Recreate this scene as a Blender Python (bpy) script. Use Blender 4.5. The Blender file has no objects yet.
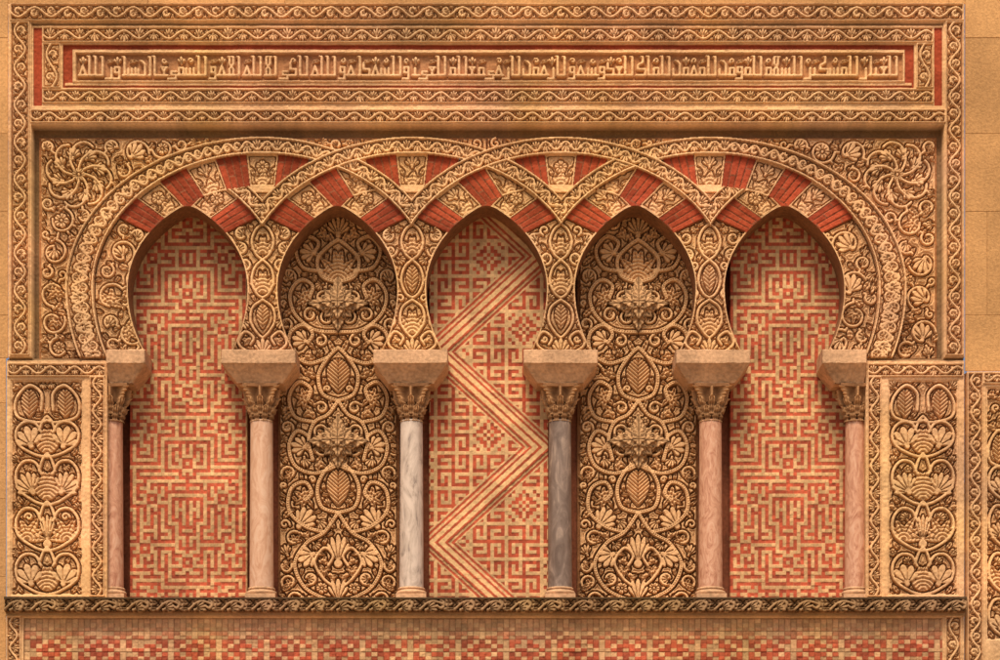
import bpy, math, random
import numpy as np
random.seed(4)
pi=math.pi
S=0.6
X0,Y0=-10.8,-12.0
NX=int(1053/S); NY=int(705/S)
gx=X0+S*np.arange(NX); gy=Y0+S*np.arange(NY)
CAMD=22.0; CAMZ=-2.9
scene=bpy.context.scene
coll=scene.collection

# ------------------------------------------------------------ canvas
class Cv:
    def __init__(s,x0,y0,x1,y1,mx=None):
        s.i0=int((x0-X0)/S); s.i1=int((x1-X0)/S)+2
        s.j0=int((y0-Y0)/S); s.j1=int((y1-Y0)/S)+2
        s.nx=s.i1-s.i0; s.ny=s.j1-s.j0
        s.x=X0+S*np.arange(s.i0,s.i1); s.y=Y0+S*np.arange(s.j0,s.j1)
        s.x0=s.x[0]; s.y0=s.y[0]
        s.a=np.zeros((s.ny,s.nx),np.float32); s.mx=mx
    def win(s,xa,ya,xb,yb,m):
        i0=max(0,int((min(xa,xb)-m-s.x0)/S)); i1=min(s.nx,int((max(xa,xb)+m-s.x0)/S)+2)
        j0=max(0,int((min(ya,yb)-m-s.y0)/S)); j1=min(s.ny,int((max(ya,yb)+m-s.y0)/S)+2)
        return i0,i1,j0,j1
    def _seg(s,xa,ya,xb,yb,ra,rb,h):
        i0,i1,j0,j1=s.win(xa,ya,xb,yb,max(ra,rb)+.6)
        if i1<=i0 or j1<=j0: return
        X=s.x[i0:i1][None]; Y=s.y[j0:j1][:,None]
        dx,dy=xb-xa,yb-ya; L2=dx*dx+dy*dy+1e-9
        t=np.clip(((X-xa)*dx+(Y-ya)*dy)/L2,0,1)
        d=np.hypot(X-xa-t*dx,Y-ya-t*dy); r=ra+(rb-ra)*t
        v=np.clip((r-d+.4)/.7,0,1)*h
        if max(ra,rb)>=1.75: v=v*(1-.28*np.exp(-(d/.5)**2))
        np.maximum(s.a[j0:j1,i0:i1],v,out=s.a[j0:j1,i0:i1])
    def seg(s,xa,ya,xb,yb,ra,rb=None,h=1):
        rb=ra if rb is None else rb
        s._seg(xa,ya,xb,yb,ra,rb,h)
        if s.mx is not None: s._seg(2*s.mx-xa,ya,2*s.mx-xb,yb,ra,rb,h)
    def line(s,pts,r=1.4,r2=None,h=1):
        n=len(pts)-1; r2=r if r2 is None else r2
        for k in range(n):
            s.seg(pts[k][0],pts[k][1],pts[k+1][0],pts[k+1][1],r+(r2-r)*k/n,r+(r2-r)*(k+1)/n,h)
    def curve(s,pts,r=1.5,r2=None,h=1): s.line(catmull(pts),r,r2,h)
    def _leaf(s,x,y,ang,L,W,curl,h):
        i0,i1,j0,j1=s.win(x,y,x+L*math.cos(ang),y+L*math.sin(ang),W+abs(curl)*L+1)
        if i1<=i0 or j1<=j0: return
        X=s.x[i0:i1][None]-x; Y=s.y[j0:j1][:,None]-y
        c,sn=math.cos(ang),math.sin(ang)
        u=(X*c+Y*sn)/L; v=-X*sn+Y*c
        v=v-curl*L*(u*u-.3*u)
        uc=np.clip(u,0,1)
        w=W*np.sin(pi*uc**.8)**.75+.15
        e=np.clip((w-np.abs(v))/.7,0,1)*((u>0)&(u<1.02))
        fl=.84+.16*np.cos(2*pi*(uc*L/3.8+np.abs(v)/(W+.01)*.6))
        rib=1-.50*np.exp(-(v/.5)**2) if W>1.7 else 1
        np.maximum(s.a[j0:j1,i0:i1],(e*fl*rib*h).astype(np.float32),out=s.a[j0:j1,i0:i1])
    def leaf(s,x,y,ang,L,W,curl=0,h=1):
        s._leaf(x,y,ang,L,W,curl,h)
        if s.mx is not None: s._leaf(2*s.mx-x,y,pi-ang,L,W,-curl,h)
    def spray(s,x,y,ang,R,n=5,sp=2.2,d=1):
        for k in range(n):
            q=k/(n-1)-.5
            s.leaf(x,y,ang+q*sp,R*(1-.5*abs(q)),R*.70/n+.8,.35*(1 if q>0 else -1 if q<0 else .5*d))
    def _ros(s,x,y,R,n,ph,h):
        i0,i1,j0,j1=s.win(x,y,x,y,R+1)
        if i1<=i0 or j1<=j0: return
        X=s.x[i0:i1][None]-x; Y=s.y[j0:j1][:,None]-y
        r=np.hypot(X,Y); th=np.arctan2(Y,X)-ph
        cc=np.abs(np.cos(n*th/2))
        rb=R*(.66+.34*cc**.6)
        e=np.clip((rb-r)/.7,0,1)
        v=e*(.35+.65*np.clip(cc*r*.9*n/(2*pi)*1.3-.15,0,1))
        v=np.where(cc>.97,v*.72,v)
        v=np.where((r<R*.32)&(r>R*.2),v*.4,v)
        v=np.where(r<=R*.2,.95,v)
        np.maximum(s.a[j0:j1,i0:i1],(v*h).astype(np.float32),out=s.a[j0:j1,i0:i1])
    def ros(s,x,y,R,n=5,ph=0,h=1):
        s._ros(x,y,R,n,ph,h)
        if s.mx is not None and abs(x-s.mx)>.5: s._ros(2*s.mx-x,y,R,n,pi-ph,h)
    def _fan(s,x,y,ang,R,n,sp,asym):
        i0,i1,j0,j1=s.win(x,y,x,y,R+1)
        if i1<=i0 or j1<=j0: return
        X=s.x[i0:i1][None]-x; Y=s.y[j0:j1][:,None]-y
        r=np.hypot(X,Y)+1e-6; th=np.arctan2(Y,X)-ang
        th=(th+pi)%(2*pi)-pi
        th=th-asym*r/R*.5
        q=(th/sp+.5)*n; qq=np.clip(q,0,n)
        cc=np.abs(np.sin(pi*qq))
        rb=R*(.60+.40*cc**.55)*(1-.36*(2*th/sp)**2)
        rb=np.where(np.abs(th)<sp/2,rb,0)
        e=np.clip((rb-r)/.7,0,1)*np.clip((sp/2-np.abs(th))*r/.8,0,1)
        e=np.maximum(e,np.clip((R*.16-r)/.8,0,1))
        lobe=np.clip(cc*r*sp/n*.75-.08,0,1)
        v=e*np.where(r<R*.22,.9,.30+.70*lobe)
        np.maximum(s.a[j0:j1,i0:i1],v.astype(np.float32),out=s.a[j0:j1,i0:i1])
    def fan(s,x,y,ang,R,n=5,sp=2.4,asym=0):
        s._fan(x,y,ang,R,n,sp,asym)
        if s.mx is not None: s._fan(2*s.mx-x,y,pi-ang,R,n,sp,-asym)
    def cone(s,x,y,W,Hh,h=1.0):
        for xx in ([x] if (s.mx is None or abs(x-s.mx)<.5) else [x,2*s.mx-x]):
            i0,i1,j0,j1=s.win(xx-W,y-Hh,xx+W,y+Hh,1)
            if i1<=i0 or j1<=j0: continue
            X=s.x[i0:i1][None]-xx; Y=s.y[j0:j1][:,None]-y
            t=np.clip((Y+Hh)/(2*Hh),0,1)
            w=W*np.sin(pi*t**.75)**.7+.01
            e=np.clip((w-np.abs(X))/.7,0,1)*(np.abs(Y)<Hh)
            g=.80+.20*np.cos(2*pi*(Y+np.abs(X)*.9)/4.0); rib=1-.5*np.exp(-(X/.55)**2)
            np.maximum(s.a[j0:j1,i0:i1],(e*g*rib*h).astype(np.float32),out=s.a[j0:j1,i0:i1])
    def spiral(s,x,y,R,d=1,a0=0,turns=1.3,sr=1.3,cen=True,k_=.62):
        n=int(turns*max(10,R*1.6)); pts=[]
        for k in range(n+1):
            t=k/n; a=a0+d*t*turns*2*pi; r=(R-sr)*(1-k_*t)
            pts.append((x+r*math.cos(a),y+r*math.sin(a)))
        s.line(pts,sr,sr*.9)
        if cen:
            if R>6.5: s.ros(x,y,R*.40,5,a0)
            else: s.seg(x,y,x,y,R*.2)
    def islands(s,mask,g=.9,lim=9.):
        D=dtf(mask&(s.a<.12),lim)
        v=np.clip((D-g)/.7,0,1)*(.84+.16*np.cos(2*pi*(D-g-.7)/2.6))
        np.maximum(s.a,(v*.97).astype(np.float32),out=s.a)

def catmull(P,st=2.2):
    P=[P[0]]+list(P)+[P[-1]]; out=[]
    for i in range(1,len(P)-2):
        p0,p1,p2,p3=P[i-1],P[i],P[i+1],P[i+2]
        n=max(2,int(math.dist(p1,p2)/st))
        for k in range(n):
            t=k/n
            out.append(tuple(.5*((2*p1[m])+(-p0[m]+p2[m])*t+(2*p0[m]-5*p1[m]+4*p2[m]-p3[m])*t*t+(-p0[m]+3*p1[m]-3*p2[m]+p3[m])*t**3) for m in (0,1)))
    out.append(tuple(P[-1])); return out

def dtf(mask,maxr):
    m=mask.copy(); m[0]=m[-1]=False; m[:,0]=m[:,-1]=False
    d=np.zeros(m.shape,np.float32); it=0
    while it*S<maxr and m.any():
        d+=m*S; e=m.copy()
        e[1:]&=m[:-1]; e[:-1]&=m[1:]; e[:,1:]&=m[:,:-1]; e[:,:-1]&=m[:,1:]
        if it%2:
            e[1:,1:]&=m[:-1,:-1]; e[:-1,:-1]&=m[1:,1:]; e[1:,:-1]&=m[:-1,1:]; e[:-1,1:]&=m[1:,:-1]
        m=e; it+=1
    return d

def motif(cv,x,y,R,rng,a=None):
    if a is None: a=rng.uniform(0,2*pi)
    d=rng.choice([-1,1])
    if R>=7:
        tr=rng.choice([.62,.72,.95])
        cv.spiral(x,y,R,d,a,tr,1.35,False,.30 if tr<.9 else .5)
        e=a+d*tr*2*pi+pi; o=.52 if tr<.9 else .30
        px,py=x-R*o*math.cos(e),y-R*o*math.sin(e)
        t=rng.rand()
        if t<.12: cv.ros(x,y,R*.58,5,a)
        elif t<.50: cv.spray(px,py,e,R*(1.25 if tr<.9 else .85),5,2.6,d)
        else: cv.fan(px,py,e,R*(1.25 if tr<.9 else .85),5,2.2,.4*d)
        e=a-.12*d*2*pi
        cv.leaf(x+R*.80*math.cos(e),y+R*.80*math.sin(e),e+pi/2*d*.75,R*.75,R*.2+.6,.35*d)
    elif R>=4.4:
        t=rng.rand()
        if t<.06: cv.ros(x,y,R,5,a)
        elif t<.25: cv.spiral(x,y,R,d,a,1.0,1.3,False,.75)
        elif t<.62: cv.spray(x-R*.75*math.cos(a),y-R*.75*math.sin(a),a,R*1.8,3,1.8,d)
        else: cv.fan(x-R*.75*math.cos(a),y-R*.75*math.sin(a),a,R*1.8,5,1.9,.4*d)
    else:
        cv.leaf(x-R*.95*math.cos(a),y-R*.95*math.sin(a),a,R*2.1,R*.55,.25*d)

SZ=[11.5,10,8.6,7.4,6.4,5.4,4.6,3.9]
def pack(cv,mask,sizes,seed,gap=.2,circ=(),stems=True,isl=.95):
    full=mask
    rng=np.random.RandomState(seed)
    if cv.mx is not None: mask=mask&(cv.x[None]<cv.mx-.3)
    D=dtf(mask,max(sizes)+3)
    placed=list(circ)
    for R in sizes:
        js,ii=np.where(D>=R*.92)
        if len(js)==0: continue
        cx=cv.x[ii]; cy=cv.y[js]; ok=np.ones(len(cx),bool)
        for (a,b,r) in placed: ok&=((cx-a)**2+(cy-b)**2>=(R+r+gap)**2)
        cx=cx[ok]; cy=cy[ok]
        while len(cx):
            q=rng.randint(0,len(cx),8)
            if placed:
                P=np.array(placed[-60:])
                dd=[(np.hypot(P[:,0]-cx[k],P[:,1]-cy[k])-P[:,2]).min() for k in q]
                k=q[int(np.argmin(dd))]
            else: k=q[0]
            x,y=float(cx[k]),float(cy[k])
            a0=None
            if stems and R>4.5 and placed:
                P=np.array([p for p in placed if p[2]>4.5] or placed)
                dd=np.hypot(P[:,0]-x,P[:,1]-y); j=int(np.argmin(dd-P[:,2]))
                if dd[j]<R+P[j,2]+6:
                    ux,uy=(P[j,0]-x)/dd[j],(P[j,1]-y)/dd[j]
                    cv.seg(x+ux*R*.95,y+uy*R*.95,P[j,0]-ux*P[j,2]*.95,P[j,1]-uy*P[j,2]*.95,1.3)
                    a0=math.atan2(uy,ux)
            motif(cv,x,y,R,rng,a0)
            placed.append((x,y,R))
            m=(cx-x)**2+(cy-y)**2>=(2*R+gap)**2
            cx=cx[m]; cy=cy[m]
    cv.islands(full,isl)
    return placed

def vine(cv,pts,hw,lam=None,seed=0,sr=1.2):
    rng=np.random.RandomState(seed)
    P=np.array(pts,float); seg=np.hypot(*(P[1:]-P[:-1]).T); s=np.r_[0,np.cumsum(seg)]
    Lt=s[-1]; hwf=(lambda q:hw) if np.isscalar(hw) else (lambda q:float(np.interp(q,s,hw)))
    lam=lam or 3.1*hwf(Lt/2)
    n=max(1,round(Lt/lam)); lam=Lt/n
    def at(q):
        q=min(max(q,0),Lt)
        x=np.interp(q,s,P[:,0]); y=np.interp(q,s,P[:,1])
        x2=np.interp(min(q+1,Lt),s,P[:,0]); y2=np.interp(min(q+1,Lt),s,P[:,1])
        x1=np.interp(max(q-1,0),s,P[:,0]); y1=np.interp(max(q-1,0),s,P[:,1])
        return x,y,math.atan2(y2-y1,x2-x1)
    def off(q,o):
        x,y,a=at(q); return (x-math.sin(a)*o,y+math.cos(a)*o)
    m=int(Lt/1.8)
    cv.line([off(k*Lt/m,.66*hwf(k*Lt/m)*math.sin(2*pi*k*Lt/m/lam)) for k in range(m+1)],sr)
    for k in range(2*n):
        q=(k+.5)*lam/2+rng.uniform(-.3,.3); sg=1 if k%2==0 else -1; w=hwf(q)
        _,_,a=at(q)
        if w>6.3:
            x,y=off(q,-sg*w*.22)
            cv.spiral(x,y,w*.66,sg,a+pi/2*sg,.7,sr,False,.35)
            if k%3: cv.spray(*off(q,sg*w*.2),a-sg*pi/2,w*1.1,5,2.5,1)
            else: cv.fan(*off(q,sg*w*.15),a-sg*pi/2,w*1.05,5,2.4,.2)
            xx,yy=off(q+lam*.24,-sg*w*.62); cv.leaf(xx,yy,a+sg*.5,w*.9,w*.28,.2*sg)
            xx,yy=off(q-lam*.2,-sg*w*.55); cv.leaf(xx,yy,a+pi-sg*.5,w*.8,w*.26,.2*sg)
        else:
            cv.fan(*off(q,sg*w*.42),a-sg*pi/2,w*(1.45+.2*rng.rand()),5 if w>5 else 3,2.1,rng.uniform(-.3,.3))
            xx,yy=off(q+lam*.2,-sg*w*.7); cv.leaf(xx,yy,a+sg*.4,w*.85,w*.24+.4,.15)

# ------------------------------------------------------------ global relief
H=np.full((NY,NX),-4,np.float32)
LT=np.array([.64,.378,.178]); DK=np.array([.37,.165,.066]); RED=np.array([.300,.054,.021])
COL=np.zeros((NY,NX,3),np.float32); COL[:]=LT
LAB=np.zeros((NY,NX),np.int16)
PX,PY=np.meshgrid(gx,gy)
LABS={}
def newlab(name,par=None,mat='stone'):
    i=len(LABS)+1; LABS[i]=(name,par,mat); return i
def rect(x0,y0,x1,y1): return (PX>=x0)&(PX<x1)&(PY>=y0)&(PY<y1)
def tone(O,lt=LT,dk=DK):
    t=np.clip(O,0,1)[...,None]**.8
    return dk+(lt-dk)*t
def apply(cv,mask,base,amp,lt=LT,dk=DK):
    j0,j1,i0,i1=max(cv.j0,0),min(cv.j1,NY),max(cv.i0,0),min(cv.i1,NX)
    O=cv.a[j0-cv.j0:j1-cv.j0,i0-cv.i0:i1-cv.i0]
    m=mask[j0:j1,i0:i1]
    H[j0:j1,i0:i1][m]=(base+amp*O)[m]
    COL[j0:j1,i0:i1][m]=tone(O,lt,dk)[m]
def sub(cv,arr): return arr[cv.j0:cv.j1,cv.i0:cv.i1]
def plain(mask,h,c=LT):
    H[mask]=h; COL[mask]=c
seedc=[10]
def strip(x0,y0,x1,y1,lab,base=-5,amp=5,lam=None,lt=LT):
    seedc[0]+=1
    m=rect(x0,y0,x1,y1); cv=Cv(x0,y0,x1,y1)
    w=min(x1-x0,y1-y0)/2
    if x1-x0>y1-y0: pts=[(x0+k*(x1-x0)/60,(y0+y1)/2) for k in range(61)]
    else: pts=[((x0+x1)/2,y0+k*(y1-y0)/60) for k in range(61)]
    vine(cv,pts,w-1.4,lam or 3.9*w,seedc[0])
    for (a,b,c,d) in ((x0,y0,x1,y0),(x0,y1,x1,y1),(x0,y0,x0,y1),(x1,y0,x1,y1)): cv._seg(a,b,c,d,1.4,1.4,1)
    cv.islands(np.ones(cv.a.shape,bool),.8)
    apply(cv,m,base,amp,lt); LAB[m]=lab

# --- frame
l_frame=newlab('moulding','frame')
m=rect(7,2,966,357); plain(m,-2); LAB[m]=l_frame
l_fv=newlab('vine_border','frame')
strip(10,3,964,20,l_fv,-5.5,5.5)
strip(10,21,29,355,l_fv,-5.5,5.5); strip(946,21,964,355,l_fv,-5.5,5.5)
# --- inscription slab
l_in=newlab('moulding','inscription')
m=rect(31,24,944,106); plain(m,-3.5); LAB[m]=l_in
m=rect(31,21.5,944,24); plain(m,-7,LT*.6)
l_rb=newlab('brick_border','inscription','brick')
m=rect(33,26,943,104)&~rect(41,26,935,104); plain(m,-5,RED); LAB[m]=l_rb
l_iv=newlab('vine_border','inscription')
strip(42,26,934,41,l_iv,-6,4.5); strip(42,88,934,102,l_iv,-6,4.5)
strip(42,42,60,87,l_iv,-6,4.5); strip(917,42,934,87,l_iv,-6,4.5)
m=rect(62,43,915,86)&~rect(72,48,906,81); plain(m,-6,RED); LAB[m]=l_rb
m=rect(64,81,913,84); plain(m,-5,LT); LAB[m]=l_in
m=rect(72,48,906,81); plain(m,-4); LAB[m]=l_in
# --- kufic inscription
l_txt=newlab('kufic_inscription','inscription')
G={
 'A':([[(1.5,0),(3.5,0)],[(3.5,0),(3.5,18)]],6.5),
 'L':([[(7.5,0),(2.5,0),(2.5,18.5)]],7.5),
 'S':([[(0,0),(14,0)],[(1.5,0),(1.5,6.5)],[(6,0),(6,6.5)],[(10.5,0),(10.5,7)]],14),
 'B':([[(0,0),(8,0)],[(3,0),(3,7)]],8),
 'M':([[(0,0),(9,0)],[(1.8,0),(1.8,7),(7.2,7),(7.2,0)]],9.5),
 'W':([[(7,3),(7,8),(2,8),(2,2.6),(7,2.6),(7,-3.5),(0,-3.5)]],10),
 'R':([[(6,7),(6,-3.5),(-1,-3.5)]],8.5),
 'D':([[(0,0),(8.5,0),(8.5,6),(1.5,6),(1.5,12)]],11),
 'H':([[(0,0),(10,0)],[(1.2,0),(4.8,9),(8.5,0)]],10.5),
 'N':([[(0,6),(0,0),(8,0),(8,11),(5,14)]],11),
 'E':([[(0,0),(9,0)],[(1.2,8),(7.8,8),(4.5,3.8),(1.2,8)],[(4.5,3.8),(4.5,0)]],9.5),
 'Y':([[(9.5,3.6),(4,3.6),(4,.3),(9.5,.3),(9.5,-3.5),(0,-3.5)]],11.5),
 'X':([[(0,0),(9,0)],[(2,0),(2,6),(6.5,11),(6.5,18)],[(6.5,0),(6.5,6),(2,11),(2,18)]],10),
 'K':([[(0,0),(11,0),(11,6),(2,6),(2,10),(8,13),(8,18)]],12.5),
 ' ':([],2.0)}
TXT="HLLA RWASNAL EYMSLA WH XA HLA XA YDLA HLLA WH ADHSLAW BYELA MLAE MYHRLA NMHRLA WH SWDELA KLMLA NMHMLA NMWMLA MXSLA RBKSMLA RABELA"
cv=Cv(74,49,905,80); m=rect(74,50,905,80)
tot=sum(G[c][1] for c in TXT); sc=822/tot
x=78.0; base=73.5
for ci,c in enumerate(TXT):
    g,ad=G[c]
    for pl in g:
        cv.line([(x+p[0]*sc,base-p[1]) for p in pl],1.35)
        e=pl[-1]
        if e[1]>13:
            sg=-1 if c!='X' or ci%2 else 1
            cv.seg(x+e[0]*sc,base-e[1]+.4,x+e[0]*sc+sg*2.6,base-e[1]-.9,1.4,.7)
    if c in 'SBMEHWRD':
        xx=x+ad*sc*.5
        if ci%3==0: cv.fan(xx,base-11,-pi/2,8,3,1.9)
        elif ci%3==1: cv.spiral(xx,base-14.5,3.6,1,ci,.8,1.1,False)
        else: cv.leaf(xx-3.5,base-13,-.45,9,2.0,.3)
    x+=ad*sc
for (a,b,c2,d) in ((74,50,905,50),(74,80,905,80),(74,50,74,80),(905,50,905,80)): cv._seg(a,b,c2,d,1.3,1.3,1)
apply(cv,m,-8.5,5,LT*1.08,np.array([.42,.20,.085])); LAB[m]=l_txt
strip(30,109,946,122,l_fv,-6,5.5)
m=rect(31,124,945,357); plain(m,-18,LT*.36); LAB[m]=l_frame  # strip left below the frame: its shadow painted in as darker stone

# --- arches
C=[112,262,412,561,710,860]; CY=287
def ell(x,y,c,a,bu,bl):
    dx=x-c; dy=y-CY; b=np.where(dy<0,bu,bl)
    g=np.sqrt((dx/a)**2+(dy/b)**2)+1e-6
    gr=np.sqrt((dx/a**2)**2+(dy/b**2)**2)/g+1e-9
    return (g-1)/gr
def smx(a,b,k=9.): return np.maximum(a,b)+np.clip(k-np.abs(a-b),0,None)**2/(4*k)
def dopen(x,y,i): return smx(ell(x,y,C[i],135,102,130),ell(x,y,C[i+1],135,102,130))
def snap(x,y,i,it=5):
    for _ in range(it):
        d=dopen(x,y,i); gx_=(dopen(x+.2,y,i)-dopen(x-.2,y,i))/.4; gy_=(dopen(x,y+.2,i)-dopen(x,y-.2,i))/.4
        g2=gx_**2+gy_**2+1e-3
        x=x-d*gx_/g2*.9; y=y-d*gy_/g2*.9
    return x,y
din=[ell(PX,PY,c,135,102,130) for c in C]
dout=[ell(PX,PY,c,169,134,170) for c in C]
dband=[]
for k,c in enumerate(C):
    a=ell(PX,PY,c,185,150.5,200)
    if k==1: a=np.where(PX<c,ell(PX,PY,c,197,150.5,190),a)
    if k==4: a=np.where(PX>c,ell(PX,PY,c,197,150.5,190),a)
    dband.append(a)
field=rect(36,132,940,357)
ls=[newlab('spandrel0','spandrel0'),newlab('spandrel1','spandrel1')]
spl=field&(PX<487); spr=field&(PX>=487)
LAB[spl]=ls[0]; LAB[spr]=ls[1]
inner=np.zeros_like(field)
for k in (1,2,3,4): inner|=field&(dband[k]<0)
spm=[spl&~inner,spr&~inner]
lp=[newlab('pier%d'%k,'pier%d'%k) for k in range(6)]
near=np.argmin(np.stack([np.abs(PX-c) for c in C]),0)
for k in range(6): LAB[inner&(near==k)]=lp[k]
phi=[np.degrees(np.arctan2((PX-c)/152,(CY-PY)/118)) for c in C]
vous=[]; lm={}
for k in range(6): lm[k]=newlab('arch_moulding','arch%d'%k)
DI=-6
def ringmask(k):
    r=inner&(din[k]>DI)&(dout[k]<0)&(np.abs(phi[k])<57.75)&(PY<CY)
    if k==0: r&=(PX>C[0])&(din[1]<0)
    if k==5: r&=(PX<C[5])&(din[4]<0)
    return r
def bandmask(k):
    b=inner&(dout[k]>=0)&(dband[k]<0)
    if k==0: return b&(PX>C[0])&(PX<C[1])&(PY<CY)&(din[1]<0)
    if k==5: return b&(PX<C[5])&(PX>C[4])&(PY<CY)&(din[4]<0)
    L=(PX>=C[k]-150)&(PY<CY); R=(PX<=C[k]+150)&(PY<CY)
    if k==1: return b&((PX<C[k])|R)
    if k==4: return b&((PX>C[k])|L)
    return b&L&R
order=[0,5,1,4,2,3]
for k in (0,5):
    LAB[bandmask(k)]=lm[k]
for k in order:
    r=ringmask(k)
    free=r&((din[k]>0)|np.isin(LAB,lp))
    LAB[free]=lm[k]
    for n in range(-5,6):
        red=(n%2!=0)
        l=newlab('brick_voussoir' if red else 'carved_voussoir','arch%d'%k,'brick' if red else 'stone')
        mm=free&(np.abs(phi[k]-n*10.5)<=5.25); LAB[mm]=l; vous.append((k,n,l,red))
for k in (1,4,2,3): LAB[bandmask(k)]=lm[k]
for k in range(6):
    cv=Cv(max(C[k]-175,30),134,min(C[k]+175,945),300)
    def pt(ph,t):
        p=math.radians(ph); a=135+35*t; b=102+33*t
        return C[k]+a*math.sin(p),CY-b*math.cos(p)
    rg=np.random.RandomState(k)
    for n in (-4,-2,0,2,4):
        p=n*10.5
        x,y=pt(p,.60); ang=math.atan2(y-CY,x-C[k])
        if rg.rand()<.45: cv.ros(x,y,7.0,5,ang)
        else: cv.fan(x,y,ang,12,5,2.3)
        x,y=pt(p,.04); cv.spray(x,y,ang,15,3,1.0)
        for sg in (-1,1):
            x,y=pt(p+sg*3.2,.34); cv.leaf(x,y,ang+sg*.35,11,2.2,.25*sg)
    own=np.zeros_like(field)
    for (kk,n,l,red) in vous:
        if kk!=k: continue
        mm=LAB==l
        if red:
            q=(phi[k]-n*10.5+5.25)/10.5*4
            fr=np.abs(q-np.round(q)); rows=np.floor(q)
            j=(fr<.085)
            t=dout[k]/34.+rows*.37+.2
            fr2=np.abs(t-np.round(t)); j2=fr2<.020
            rnd=np.sin(rows*12.9+np.floor(t)*7.7+n*3.1+k)*.5+.5
            col=RED[None]*(0.82+.50*rnd[mm][:,None])
            COL[mm]=np.where((j|j2)[mm][:,None],RED*.55+np.array([.10,.06,.03]),col)
            H[mm]=np.where(j[mm],-4.9,-4.3+.3*rnd[mm])
        else: own|=mm
    q=(phi[k]/10.5+.5); fr=np.abs(q-np.round(q))*10.5
    bl=own&((fr<.55)|(np.abs(dout[k])<1.4)|(din[k]<2))
    cv.a[sub(cv,bl)]=1
    cv.islands(sub(cv,own),.9)
    apply(cv,own,-8,4.3,LT*1.10,DK*1.05)
for k in range(6):
    lo,hi=-82,82
    cv=Cv(30,130,948,362)
    if k==1: lo=-114
    if k==4: hi=114
    pts=[];hw=[]
    for q in range(141):
        p=lo+(hi-lo)*q/140; wide=(k==1 and p<0) or (k==4 and p>0)
        a=183 if wide else 177
        b=142.2 if abs(p)<90 else 180
        pts.append((C[k]+a*math.sin(math.radians(p)),CY-b*math.cos(math.radians(p))))
        w=6.2
        if wide: w=6.2+5.4*min(1,abs(p)/90)**1.5
        hw.append(w)
    vine(cv,pts,hw,20,50+k,1.25)
    mm=LAB==lm[k]
    ed=mm&((dout[k]<2.0)|(dband[k]>-2.0))
    cv.a[sub(cv,ed)]=1.0
    M=sub(cv,mm)
    cv.islands(M,.85)
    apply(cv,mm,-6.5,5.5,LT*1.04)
    plain(ed,0.2,LT*1.06)
for k in range(6):
    mm=LAB==lp[k]
    x0,x1=C[k]-45,C[k]+45
    if k==0: x0,x1=60,200
    if k==5: x0,x1=770,915
    inn=k not in (0,5)
    cv=Cv(x0,150,x1,358,C[k] if inn else None)
    M=sub(cv,mm)&(sub(cv,PY)<355)
    if inn:
        c=C[k]; v=k%2
        cv.curve([(c,222),(c-7,228),(c-11,240),(c-7,252),(c,258)],1.35)
        cv.spray(c,252,-pi/2,19,5,1.8)
        cv.curve([(c,258),(c-8,266),(c-11,280),(c-6,292),(c,296)],1.35)
        if v: cv.spray(c,292,-pi/2,24,5,1.3)
        else: cv.cone(c,277,6.5,14)
        cv.curve([(c,298),(c-10,306),(c-12,320),(c-5,332),(c,336)],1.35)
        if v: cv.cone(c,315,6.5,13)
        else: cv.spray(c,332,-pi/2,25,5,1.3)
        cv.curve([(c,350),(c-14,350),(c-24,342),(c-18,330),(c-9,336),(c-12,343)],1.4)
        cv.fan(c,353,-pi/2,17,5,1.9)
        pack(cv,M&(cv.a<.05),SZ[3:],200+v,stems=False)
    else:
        pack(cv,M,[15,12]+SZ[2:],300+k)
    apply(cv,mm,-10,5.8)
dedge=np.full(PX.shape,1e3,np.float32); oid=np.zeros(PX.shape,np.int8)
for i in range(5):
    d=smx(din[i],din[i+1])
    d=np.where((PX>C[i]-5)&(PX<C[i+1]+5),d,1e3)
    oid[d<dedge]=i
    dedge=np.minimum(dedge,d)
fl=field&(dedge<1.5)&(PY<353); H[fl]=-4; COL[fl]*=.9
fl&=np.isin(LAB,lp); plain(fl,-4,LT)
opening=field&(dedge<0)&(PY<352)
rectop=rect(107,352,866,598)
for q,mm in enumerate(spm):
    x0,x1=(36,487) if q==0 else (487,940)
    cv=Cv(x0,132,x1,357)
    M=sub(cv,mm)&(sub(cv,PX)>38)&(sub(cv,PX)<938)&(sub(cv,PY)>134)
    s=-1 if q else 1
    fx=lambda v:(v if q==0 else 976-v)
    x=fx(77); yy=171
    # whirling leafy medallion : scroll arms unrolling from a small flower
    n=8
    for k in range(n):
        b=2*pi*k/n
        P=[]
        for t in range(9):
            tt=t/8; P.append((x+(7+26*math.sin(tt*pi*.62))*math.cos(b+s*tt*1.25),yy+(7+26*math.sin(tt*pi*.62))*math.sin(b+s*tt*1.25)))
        cv.curve(P,1.35)
        bb=b+s*.42
        cv.fan(x+17*math.cos(bb),yy+17*math.sin(bb),bb+s*.35,12.5,5,2.1,.4*s)
        bb=b+s*.9
        cv.leaf(x+12*math.cos(bb-.35*s),yy+12*math.sin(bb-.35*s),bb+.5*s,9,2.0,.3*s)
        bb=b+s*.75
        cv.leaf(x+27*math.cos(bb),yy+27*math.sin(bb),bb+.9*s,9.5,2.1,.3*s)
    cv.ros(x,yy,7.5,7,0); circ=[(x,yy,34.5)]
    pack(cv,M,[14]+SZ,410+q,circ=circ)
    apply(cv,mm,-15.8,7)
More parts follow.
